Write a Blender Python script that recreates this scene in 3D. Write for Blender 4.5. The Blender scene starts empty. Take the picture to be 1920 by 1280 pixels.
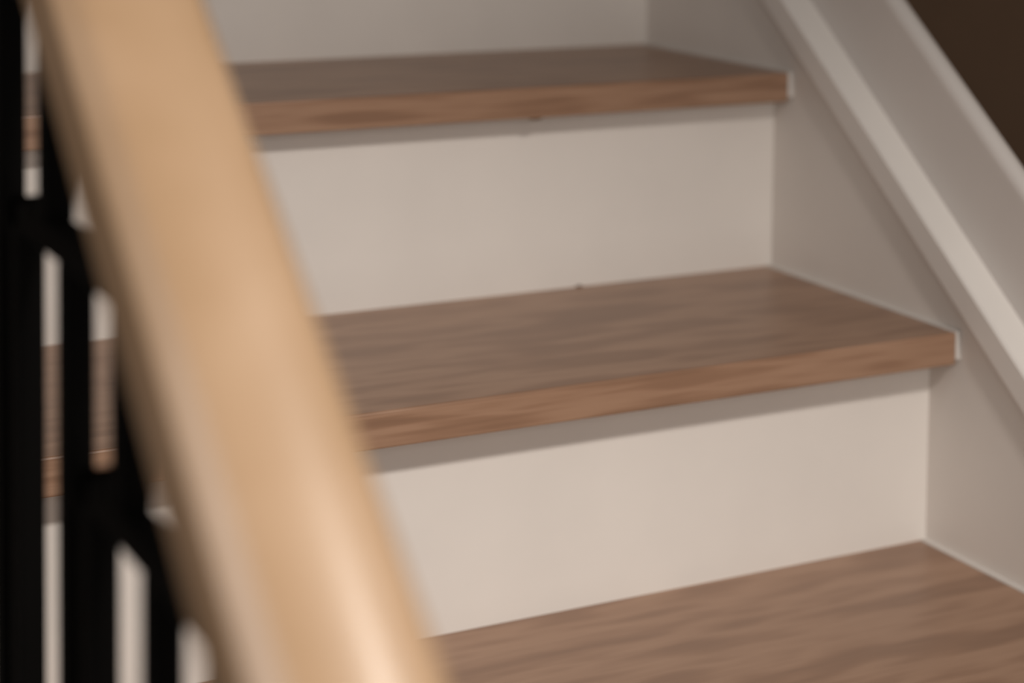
import bpy, bmesh, math, random
from mathutils import Vector, Matrix

# ------------------------------------------------------------------ camera
sc = bpy.context.scene
col = sc.collection
YAW, PITCH, ROLL = 0.4758, -0.0635, 0.0112
F_PX, CY = 3629.0, -79.6
cam_d = bpy.data.cameras.new('camera')
cam = bpy.data.objects.new('camera', cam_d); col.objects.link(cam)
fw = Vector((math.sin(YAW)*math.cos(PITCH), math.cos(YAW)*math.cos(PITCH), math.sin(PITCH)))
rt = Vector((math.cos(YAW), -math.sin(YAW), 0)); up = rt.cross(fw)
c_, s_ = math.cos(ROLL), math.sin(ROLL)
rt, up = c_*rt + s_*up, -s_*rt + c_*up
m = Matrix((rt, up, -fw)).transposed().to_4x4()
m.translation = Vector((-1.0408, -1.4823, 0.4006))
cam.matrix_world = m
cam_d.sensor_fit = 'HORIZONTAL'; cam_d.sensor_width = 36.0
cam_d.lens = F_PX/1920*36.0
cam_d.shift_y = (CY - 640)/1920
cam_d.clip_start = 0.02
cam_d.dof.use_dof = True
cam_d.dof.focus_distance = 1.25
cam_d.dof.aperture_fstop = 3.8
sc.camera = cam

# ------------------------------------------------------------------ light
w = bpy.data.worlds.new('world'); sc.world = w; w.use_nodes = True
w.node_tree.nodes['Background'].inputs[0].default_value = (1.0, 0.93, 0.86, 1)
w.node_tree.nodes['Background'].inputs[1].default_value = 0.09

def look(o, target):
    o.rotation_euler = (Vector(target) - o.location).to_track_quat('-Z', 'Y').to_euler()

sp = bpy.data.lights.new('ceiling_spot', 'SPOT'); spo = bpy.data.objects.new('ceiling_spot', sp); col.objects.link(spo)
spo.location = (-0.52, -2.30, 1.70); look(spo, (-0.66, -0.80, -0.15))
sp.energy = 198; sp.color = (1.0, 0.93, 0.86); sp.shadow_soft_size = 0.10
sp.spot_size = math.radians(54); sp.spot_blend = 1.0

s2 = bpy.data.lights.new('added_rail_highlight_spot', 'SPOT'); s2o = bpy.data.objects.new('added_rail_highlight_spot', s2); col.objects.link(s2o)  # extra spot added to put the white highlight on the handrail
s2o.location = (-0.25, -1.66, 2.15); look(s2o, (-0.835, -1.10, 0.12))
s2.energy = 38; s2.color = (1.0, 0.93, 0.86); s2.shadow_soft_size = 0.06
s2.spot_size = math.radians(30); s2.spot_blend = 1.0

ar = bpy.data.lights.new('front_fill_light', 'AREA'); aro = bpy.data.objects.new('front_fill_light', ar); col.objects.link(aro)  # soft fill added in front, out of view, to lift the nosing shadows
aro.location = (-0.80, -2.6, 0.38); look(aro, (-0.80, 0.0, 0.38))
ar.shape = 'RECTANGLE'; ar.size = 1.3; ar.size_y = 1.5; ar.energy = 15.5; ar.color = (1.0, 0.93, 0.86)

al = bpy.data.lights.new('side_fill_light', 'AREA'); alo = bpy.data.objects.new('side_fill_light', al); col.objects.link(alo)  # unseen side fill added to brighten the handrail's left bevel
alo.location = (-1.95, -0.92, 0.80); alo.rotation_euler = (math.pi/2, 0, -math.pi/2)
al.shape = 'RECTANGLE'; al.size = 0.7; al.size_y = 0.8; al.energy = 5.6; al.color = (1.0, 0.94, 0.9)

vs = sc.view_settings
vs.view_transform = 'Standard'; vs.look = 'None'; vs.gamma = 1.0; vs.use_curve_mapping = False
vs.exposure = 0.0

# ------------------------------------------------------------------ helpers
def tag(o, label=None, cat=None, group=None, kind=None):
    for k, v in (('label', label), ('category', cat), ('group', group), ('kind', kind)):
        if v: o[k] = v
    return o

def empty(name, loc=(0, 0, 0)):
    o = bpy.data.objects.new(name, None); col.objects.link(o); o.location = loc
    o.empty_display_size = 0.05
    return o

def obj(name, me, mat, parent=None, loc=(0, 0, 0)):
    o = bpy.data.objects.new(name, me); col.objects.link(o)
    if mat and not me.materials: me.materials.append(mat)
    o.parent = parent; o.location = loc
    return o

def mesh_of(bm, name, smooth=False):
    me = bpy.data.meshes.new(name)
    bmesh.ops.recalc_face_normals(bm, faces=bm.faces)
    bm.to_mesh(me); bm.free()
    if smooth:
        for p in me.polygons: p.use_smooth = True
    return me

def box_mesh(name, lo, hi, bev=0.0, seg=2):
    bm = bmesh.new()
    bmesh.ops.create_cube(bm, size=1)
    for v in bm.verts:
        for i in range(3):
            v.co[i] = lo[i] if v.co[i] < 0 else hi[i]
    if bev:
        bmesh.ops.bevel(bm, geom=bm.edges[:], offset=bev, segments=seg, affect='EDGES', profile=0.5)
    return mesh_of(bm, name)

def sweep(name, profile, p0, p1, smooth_idx=None):
    """extrude a profile of (x, v) points, v square to the run in the y-z plane, from p0 to p1"""
    p0, p1 = Vector(p0), Vector(p1)
    d = (p1 - p0).normalized(); vdir = Vector((0, -d.z, d.y))
    bm = bmesh.new(); rings = []
    for p in (p0, p1):
        rings.append([bm.verts.new(p + Vector((x, 0, 0)) + vdir*v) for x, v in profile])
    n = len(profile)
    for i in range(n):
        bm.faces.new((rings[0][i], rings[0][(i+1) % n], rings[1][(i+1) % n], rings[1][i]))
    bm.faces.new(rings[0]); bm.faces.new(rings[1][::-1])
    me = mesh_of(bm, name)
    return me

def smooth_by_angle(me, deg=30):
    bm = bmesh.new(); bm.from_mesh(me)
    for e in bm.edges:
        e.smooth = not (len(e.link_faces) == 2 and e.calc_face_angle() > math.radians(deg))
    for f in bm.faces: f.smooth = True
    bm.to_mesh(me); bm.free()

def arc(cx, cy, r, a0, a1, n):
    return [(cx + r*math.cos(math.radians(a0 + (a1-a0)*i/n)), cy + r*math.sin(math.radians(a0 + (a1-a0)*i/n))) for i in range(n+1)]

# ------------------------------------------------------------------ materials
def nt(name):
    ma = bpy.data.materials.new(name); ma.use_nodes = True
    t = ma.node_tree; return ma, t, t.nodes['Principled BSDF']

def N(t, kind, **kw):
    n = t.nodes.new(kind)
    for k, v in kw.items():
        if k in n.inputs: n.inputs[k].default_value = v
        else: setattr(n, k, v)
    return n

def paint(name, c, rough=0.45, var=0.05, bump=0.02, spec=0.4):
    ma, t, b = nt(name)
    tc = N(t, 'ShaderNodeTexCoord')
    nz = N(t, 'ShaderNodeTexNoise', Scale=9.0, Detail=3.0)
    t.links.new(tc.outputs['Object'], nz.inputs['Vector'])
    rp = N(t, 'ShaderNodeValToRGB')
    rp.color_ramp.elements[0].position = 0.3; rp.color_ramp.elements[1].position = 0.7
    rp.color_ramp.elements[0].color = (*[x*(1-var) for x in c], 1)
    rp.color_ramp.elements[1].color = (*c, 1)
    t.links.new(nz.outputs['Fac'], rp.inputs['Fac']); t.links.new(rp.outputs['Color'], b.inputs['Base Color'])
    n2 = N(t, 'ShaderNodeTexNoise', Scale=260.0, Detail=2.0)
    t.links.new(tc.outputs['Object'], n2.inputs['Vector'])
    bp = N(t, 'ShaderNodeBump', Strength=bump, Distance=0.002)
    t.links.new(n2.outputs['Fac'], bp.inputs['Height']); t.links.new(bp.outputs['Normal'], b.inputs['Normal'])
    b.inputs['Roughness'].default_value = rough
    b.inputs['Specular IOR Level'].default_value = spec
    return ma

def wood(name, dark, mid, light, stretch=(2.3, 11.0, 30.0), rough=0.38, contrast=1.0, spec=0.5):
    """plank wood with its grain along local x: bands that bend round knots, plus fine fibres"""
    ma, t, b = nt(name)
    L = t.links.new
    tc = N(t, 'ShaderNodeTexCoord'); oi = N(t, 'ShaderNodeObjectInfo')
    off = N(t, 'ShaderNodeVectorMath', operation='SCALE'); off.inputs[0].default_value = (7.3, 3.1, 5.7)
    L(oi.outputs['Random'], off.inputs['Scale'])
    ad = N(t, 'ShaderNodeVectorMath', operation='ADD'); L(tc.outputs['Object'], ad.inputs[0]); L(off.outputs[0], ad.inputs[1])
    mp = N(t, 'ShaderNodeMapping'); mp.inputs['Scale'].default_value = stretch; L(ad.outputs[0], mp.inputs['Vector'])
    warp = N(t, 'ShaderNodeTexNoise', Scale=2.6, Detail=2.0, Roughness=0.5); L(mp.outputs[0], warp.inputs['Vector'])
    # contour lines of a smooth field give cathedral figure and closed swirls
    mu = N(t, 'ShaderNodeMath', operation='MULTIPLY'); mu.inputs[1].default_value = 17.0; L(warp.outputs['Fac'], mu.inputs[0])
    sn = N(t, 'ShaderNodeMath', operation='SINE'); L(mu.outputs[0], sn.inputs[0])
    ma1 = N(t, 'ShaderNodeMath', operation='MULTIPLY_ADD'); ma1.inputs[1].default_value = 0.30*contrast; ma1.inputs[2].default_value = 0.5
    L(sn.outputs[0], ma1.inputs[0])
    mp2 = N(t, 'ShaderNodeMapping'); mp2.inputs['Scale'].default_value = (stretch[0]*3, stretch[1]*14, stretch[2]*14); L(ad.outputs[0], mp2.inputs['Vector'])
    fib = N(t, 'ShaderNodeTexNoise', Scale=3.0, Detail=4.0, Roughness=0.6); L(mp2.outputs[0], fib.inputs['Vector'])
    mp3 = N(t, 'ShaderNodeMapping'); mp3.inputs['Scale'].default_value = (stretch[0]*1.2, stretch[1]*2.2, stretch[2]*2.2); L(ad.outputs[0], mp3.inputs['Vector'])
    bnd = N(t, 'ShaderNodeTexNoise', Scale=2.0, Detail=2.0); L(mp3.outputs[0], bnd.inputs['Vector'])
    m2 = N(t, 'ShaderNodeMath', operation='MULTIPLY_ADD'); m2.inputs[1].default_value = 0.45*contrast; m2.inputs[2].default_value = -0.225*contrast; L(fib.outputs['Fac'], m2.inputs[0])
    m3 = N(t, 'ShaderNodeMath', operation='MULTIPLY_ADD'); m3.inputs[1].default_value = 0.6*contrast; m3.inputs[2].default_value = -0.30*contrast; L(bnd.outputs['Fac'], m3.inputs[0])
    a1 = N(t, 'ShaderNodeMath', operation='ADD'); L(ma1.outputs[0], a1.inputs[0]); L(m2.outputs[0], a1.inputs[1])
    a2 = N(t, 'ShaderNodeMath', operation='ADD'); L(a1.outputs[0], a2.inputs[0]); L(m3.outputs[0], a2.inputs[1])
    rp = N(t, 'ShaderNodeValToRGB'); cr = rp.color_ramp
    cr.elements[0].position = 0.05; cr.elements[0].color = (*dark, 1)
    cr.elements[1].position = 0.95; cr.elements[1].color = (*light, 1)
    e = cr.elements.new(0.5); e.color = (*mid, 1)
    L(a2.outputs[0], rp.inputs['Fac']); L(rp.outputs['Color'], b.inputs['Base Color'])
    bp = N(t, 'ShaderNodeBump', Strength=0.04, Distance=0.001); L(fib.outputs['Fac'], bp.inputs['Height']); L(bp.outputs['Normal'], b.inputs['Normal'])
    b.inputs['Roughness'].default_value = rough
    b.inputs['Specular IOR Level'].default_value = spec
    return ma

M = {}
M['white'] = paint('white_satin_paint', (0.76, 0.72, 0.68), 0.42)
M['white_trim'] = paint('white_trim_paint', (0.78, 0.745, 0.71), 0.38)
M['wall_paint'] = paint('wall_emulsion', (0.70, 0.66, 0.63), 0.6)
M['dark_wall'] = paint('dark_taupe_emulsion', (0.44, 0.305, 0.21), 0.8, bump=0.05)
M['sealant'] = paint('white_sealant', (0.64, 0.61, 0.58), 0.5)
M['walnut'] = wood('walnut_laminate', (0.18, 0.100, 0.062), (0.28, 0.162, 0.102), (0.42, 0.265, 0.178), rough=0.36, contrast=0.55)
M['beech'] = wood('varnished_beech', (0.30, 0.190, 0.102), (0.335, 0.216, 0.124), (0.375, 0.252, 0.155), stretch=(5.0, 1.0, 5.0), rough=0.45, contrast=0.6, spec=0.6)
M['beech'].node_tree.nodes['Principled BSDF'].inputs['Coat Weight'].default_value = 1.0
M['beech'].node_tree.nodes['Principled BSDF'].inputs['Coat Roughness'].default_value = 0.27
M['steel'] = paint('black_powder_coat', (0.0012, 0.0011, 0.001), 0.7, spec=0.06)
M['floor'] = wood('floor_boards', (0.15, 0.082, 0.050), (0.235, 0.135, 0.085), (0.34, 0.21, 0.14), rough=0.4)
M['glass'], _t, _b = nt('window_glass')
_b.inputs['Transmission Weight'].default_value = 1.0; _b.inputs['Roughness'].default_value = 0.0; _b.inputs['IOR'].default_value = 1.45
M['glue'] = paint('dried_glue', (0.16, 0.10, 0.065), 0.5)

# ------------------------------------------------------------------ dimensions
RISE, GO, OVER, TH = 0.185, 0.231, 0.0318, 0.0268
SL = RISE/GO
WIDTH = 0.88                      # clear width of the flight
def nose_z(y): return RISE + (y + OVER)*SL      # the line through the nosings

# ------------------------------------------------------------------ setting
FLOOR_Z = -6*RISE
fl = obj('floor', box_mesh('floor', (-3.2, -4.2, FLOOR_Z-0.05), (3.2, 4.2, FLOOR_Z)), M['floor']); tag(fl, kind='structure', label='brown wooden floor below the stairs')
wr = obj('wall_right', box_mesh('wall_right', (1.25, -4.0, FLOOR_Z), (1.35, 4.2, 2.6)), M['dark_wall']); tag(wr, kind='structure', label='dark taupe wall beyond the low white side wall')
wb = obj('wall_back', box_mesh('wall_back', (-3.2, 4.1, FLOOR_Z), (1.35, 4.2, 2.6)), M['dark_wall']); tag(wb, kind='structure', label='dark taupe wall behind the stairs')

# two unseen walls with windows, added to house the front and side fill lights
def wall_with_window(wall, win, axis, at, span, opening, label, wlabel):
    (a0, a1), (b0, b1, z0, z1) = span, opening
    def B(lo_a, hi_a, lo_z, hi_z, d0, d1, bm):
        r = bmesh.ops.create_cube(bm, size=1)
        for v in r['verts']:
            a_ = lo_a if v.co.x < 0 else hi_a; d_ = d0 if v.co.y < 0 else d1; z_ = lo_z if v.co.z < 0 else hi_z
            v.co = Vector((a_, at + d_, z_)) if axis == 'x' else Vector((at + d_, a_, z_))
    bm = bmesh.new()
    for q in ((a0, b0, FLOOR_Z, 2.6), (b1, a1, FLOOR_Z, 2.6), (b0, b1, FLOOR_Z, z0), (b0, b1, z1, 2.6)): B(*q, -0.12, 0.0, bm)
    tag(obj(wall, mesh_of(bm, wall), M['wall_paint']), label, kind='structure')
    bm = bmesh.new(); f = 0.05; mid = (b0+b1)/2
    for q in ((b0, b0+f, z0, z1), (b1-f, b1, z0, z1), (b0+f, b1-f, z0, z0+f), (b0+f, b1-f, z1-f, z1), (mid-0.02, mid+0.02, z0+f, z1-f)): B(*q, -0.11, -0.06, bm)
    wo = tag(obj(win, mesh_of(bm, win), M['white_trim']), wlabel, kind='structure')
    for q in ((b0+f, mid-0.02), (mid+0.02, b1-f)):
        bm = bmesh.new(); B(q[0], q[1], z0+f, z1-f, -0.09, -0.084, bm)
        obj('pane', mesh_of(bm, 'pane'), M['glass'], wo)
wall_with_window('added_wall_front', 'added_window_1', 'x', -2.62, (-2.12, 1.35), (-1.47, -0.13, -0.39, 1.15), 'unseen pale wall added round the front fill, facing the stairs', 'unseen wide white window added behind the front fill light')
wall_with_window('added_wall_left', 'added_window_2', 'y', -2.0, (-2.62, 4.1), (-1.29, -0.55, 0.38, 1.22), 'unseen pale wall added round the side fill, beside the stairs', 'unseen small white window added behind the side fill light')

# raked low wall on the right with a rounded top
Y0, Y1 = -1.55, 1.05
cs = math.cos(math.atan(SL))
def at_h(y, h): return (0, y, nose_z(y) + h)
WT = 0.020
prof = [(0.0235, -0.42)] + [(0.0235 + WT/2 + x, y) for x, y in arc(0, 0.1395 - 2.21*WT/2, WT/2, 180, 0, 16)] + [(0.0235+WT, -0.42)]
me = sweep('wall_low', prof, at_h(Y0, 0), at_h(Y1, 0)); smooth_by_angle(me, 40)
lw = obj('wall_side', me, M['wall_paint']); tag(lw, kind='structure', label='low white raked side wall with a rounded top')

# ------------------------------------------------------------------ staircase
st = tag(empty('staircase', (0, 0, FLOOR_Z)), 'straight flight of walnut brown treads with white risers and stringers', 'staircase')
inv = Vector((0, 0, -FLOOR_Z))
def sp_(name, me, mat, loc=(0, 0, 0), parent=None):
    return obj(name, me, mat, parent or st, (Vector(loc) + inv) if parent is None else loc)

over = {1: 0.0285, 2: 0.0375, 3: 0.0318}
GAP = 0.0045
for k in range(0, 9):                       # 1, 2, 3 are in view; 0 above, the rest below
    yb = (2-k)*GO; zt = (2-k)*RISE; ov = over.get(k, OVER)
    if k == 8:                              # the bottom riser stands on the floor
        sp_('riser', box_mesh('riser', (-WIDTH, 0, 0), (0, 0.012, RISE-TH)), M['white'], (0, yb, zt)); break
    tm = box_mesh('tread', (-WIDTH, -GO-ov, -TH), (-GAP, 0.012, 0), 0.0016, 2)
    tr = sp_('tread', tm, M['walnut'], (0, yb, zt))
    if k:
        rm = box_mesh('riser', (-WIDTH, -0.0, 0), (0, 0.012, RISE-TH))
        sp_('riser', rm, M['white'], (0, yb, zt))
    # bead of sealant round the tread's end, along the wall and down the nosing
    bm_ = box_mesh('sealant_bead', (-GAP-0.0005, -GO-ov-0.0012, -TH+0.004), (0.0005, 0.0, 0.0012), 0.0012, 2)
    sp_('sealant_bead', bm_, M['sealant'], (0, 0, 0), tr)

# a drip of dried glue under the upper nosing, a crumb at the foot of the riser
def blob(name, r, sc3):
    bm = bmesh.new(); bmesh.ops.create_icosphere(bm, subdivisions=2, radius=r)
    for v in bm.verts: v.co = Vector((v.co.x*sc3[0], v.co.y*sc3[1], v.co.z*sc3[2]))
    return mesh_of(bm, name, True)
treads = [o for o in st.children if o.name.startswith('tread')]
sp_('glue_drip', blob('glue_drip', 0.0028, (2.6, 0.6, 0.8)), M['glue'], (-0.2660, -GO-over[1]+0.0022, -TH+0.0002), treads[1])
sp_('glue_drip', blob('glue_drip', 0.0016, (2.4, 0.6, 0.8)), M['glue'], (-0.2066, -0.0006, 0.0004), treads[2])

# right stringer: face at x = 0
bt = 0.045*cs
sp_('stringer', sweep('stringer', [(0, -0.40), (0, bt), (0.0232, bt), (0.0232, -0.40)], at_h(Y0, 0), at_h(Y1, 0)), M['white'])
# its capping: proud of the face, flat top
hb, ht = 0.0285*cs, 0.0575*cs
cp = [(-0.007, hb), (-0.007, ht-0.002), (-0.005, ht), (0.0233, ht), (0.0233, hb)]
sp_('stringer_cap', sweep('stringer_cap', cp, at_h(Y0, 0), at_h(Y1, 0)), M['white_trim'])
# left stringer and capping that carries the balusters
sp_('stringer', sweep('stringer', [(-WIDTH-0.03, -0.40), (-WIDTH-0.03, bt), (-WIDTH, bt), (-WIDTH, -0.40)], at_h(Y0, 0), at_h(Y1, 0)), M['white'])
XR = -0.8445
sp_('stringer_cap', sweep('stringer_cap', [(-WIDTH-0.04, bt), (-WIDTH-0.04, ht), (XR+0.02, ht), (XR+0.02, bt)], at_h(Y0, 0), at_h(Y1, 0)), M['white_trim'])

# ------------------------------------------------------------------ railing
rl = tag(empty('stair_railing', (XR, Y0, nose_z(Y0))), 'varnished pale wooden handrail on black square steel balusters', 'railing')
rinv = -Vector((XR, Y0, nose_z(Y0)))
def rp_(name, me, mat): return obj(name, me, mat, rl, rinv)

HT = 0.784*cs                       # top of rail, square to the slope
RH = 0.047                         # depth of the rail
R1, R2 = 0.0566, 0.008              # crown of the top, round-over of its right edge
xl = -0.8635 - XR; xa = xl + R1*math.sin(math.radians(28))      # left arris, centre of the crown
a = []
xe, ve = xa + R1*math.sin(math.radians(12)), HT - R1 + R1*math.cos(math.radians(12))
cx2, cv2 = xe - R2*math.sin(math.radians(12)), ve - R2*math.cos(math.radians(12))
a += [(cx2+R2-0.004, HT-RH), (cx2+R2, HT-RH+0.004)]
a += arc(cx2, cv2, R2, 0, 78, 10)
a += arc(xa, HT-R1, R1, 79, 118, 14)
xb, vb = xl - 0.0080, HT - 0.0160
a += [(xl-0.0018, HT-0.0088), (xb+0.0012, vb+0.0020), (xb+0.0002, vb+0.0004), (xb, vb-0.0015), (xb, HT-RH+0.004), (xb+0.004, HT-RH)]
me = sweep('handrail', [(XR+x, v) for x, v in a], at_h(Y0, 0), at_h(Y1, 0)); smooth_by_angle(me, 30)
tag(rp_('handrail', me, M['beech']), 'pale varnished wooden handrail with a bevelled edge')

B = 0.0063                          # half width of a square bar
def bar(y, z0, z1): return box_mesh('baluster', (XR-B, y-B, z0), (XR+B, y+B, z1), 0.0006, 1)
DY, DZ = 0.117, 0.0865
RB = 0.784 - RH/cs                  # rail underside above the nosing line
for i in range(-7, 13):
    yp = -0.8018 + i*DY; zc = 0.147 + i*DZ + (i if i < 0 else 0)*(-0.0)
    zc = 0.147 + i*DY*SL if i > 1 or i < -1 else zc
    yl, yr = yp + 0.0432, yp - 0.0388
    if yr < Y0 + 0.06 or yl > Y1 - 0.03: continue
    foot = 0.0577
    rp_('baluster', bar(yl, nose_z(yl)+foot, zc+B), M['steel'])
    rp_('baluster', bar(yr, nose_z(yr)+foot, zc-B), M['steel'])
    ypin = yp - (0.007*i if abs(i) < 2 else 0)
    rp_('baluster', bar(ypin, zc+B, nose_z(ypin)+RB+0.004), M['steel'])
    ye = (zc - RISE - RB)/SL - OVER - 0.004
    ye = max(ye, Y0 + 0.01)
    rp_('crossbar', box_mesh('crossbar', (XR-B, ye, zc-B), (XR+B, yl+B, zc+B), 0.0006, 1), M['steel'])
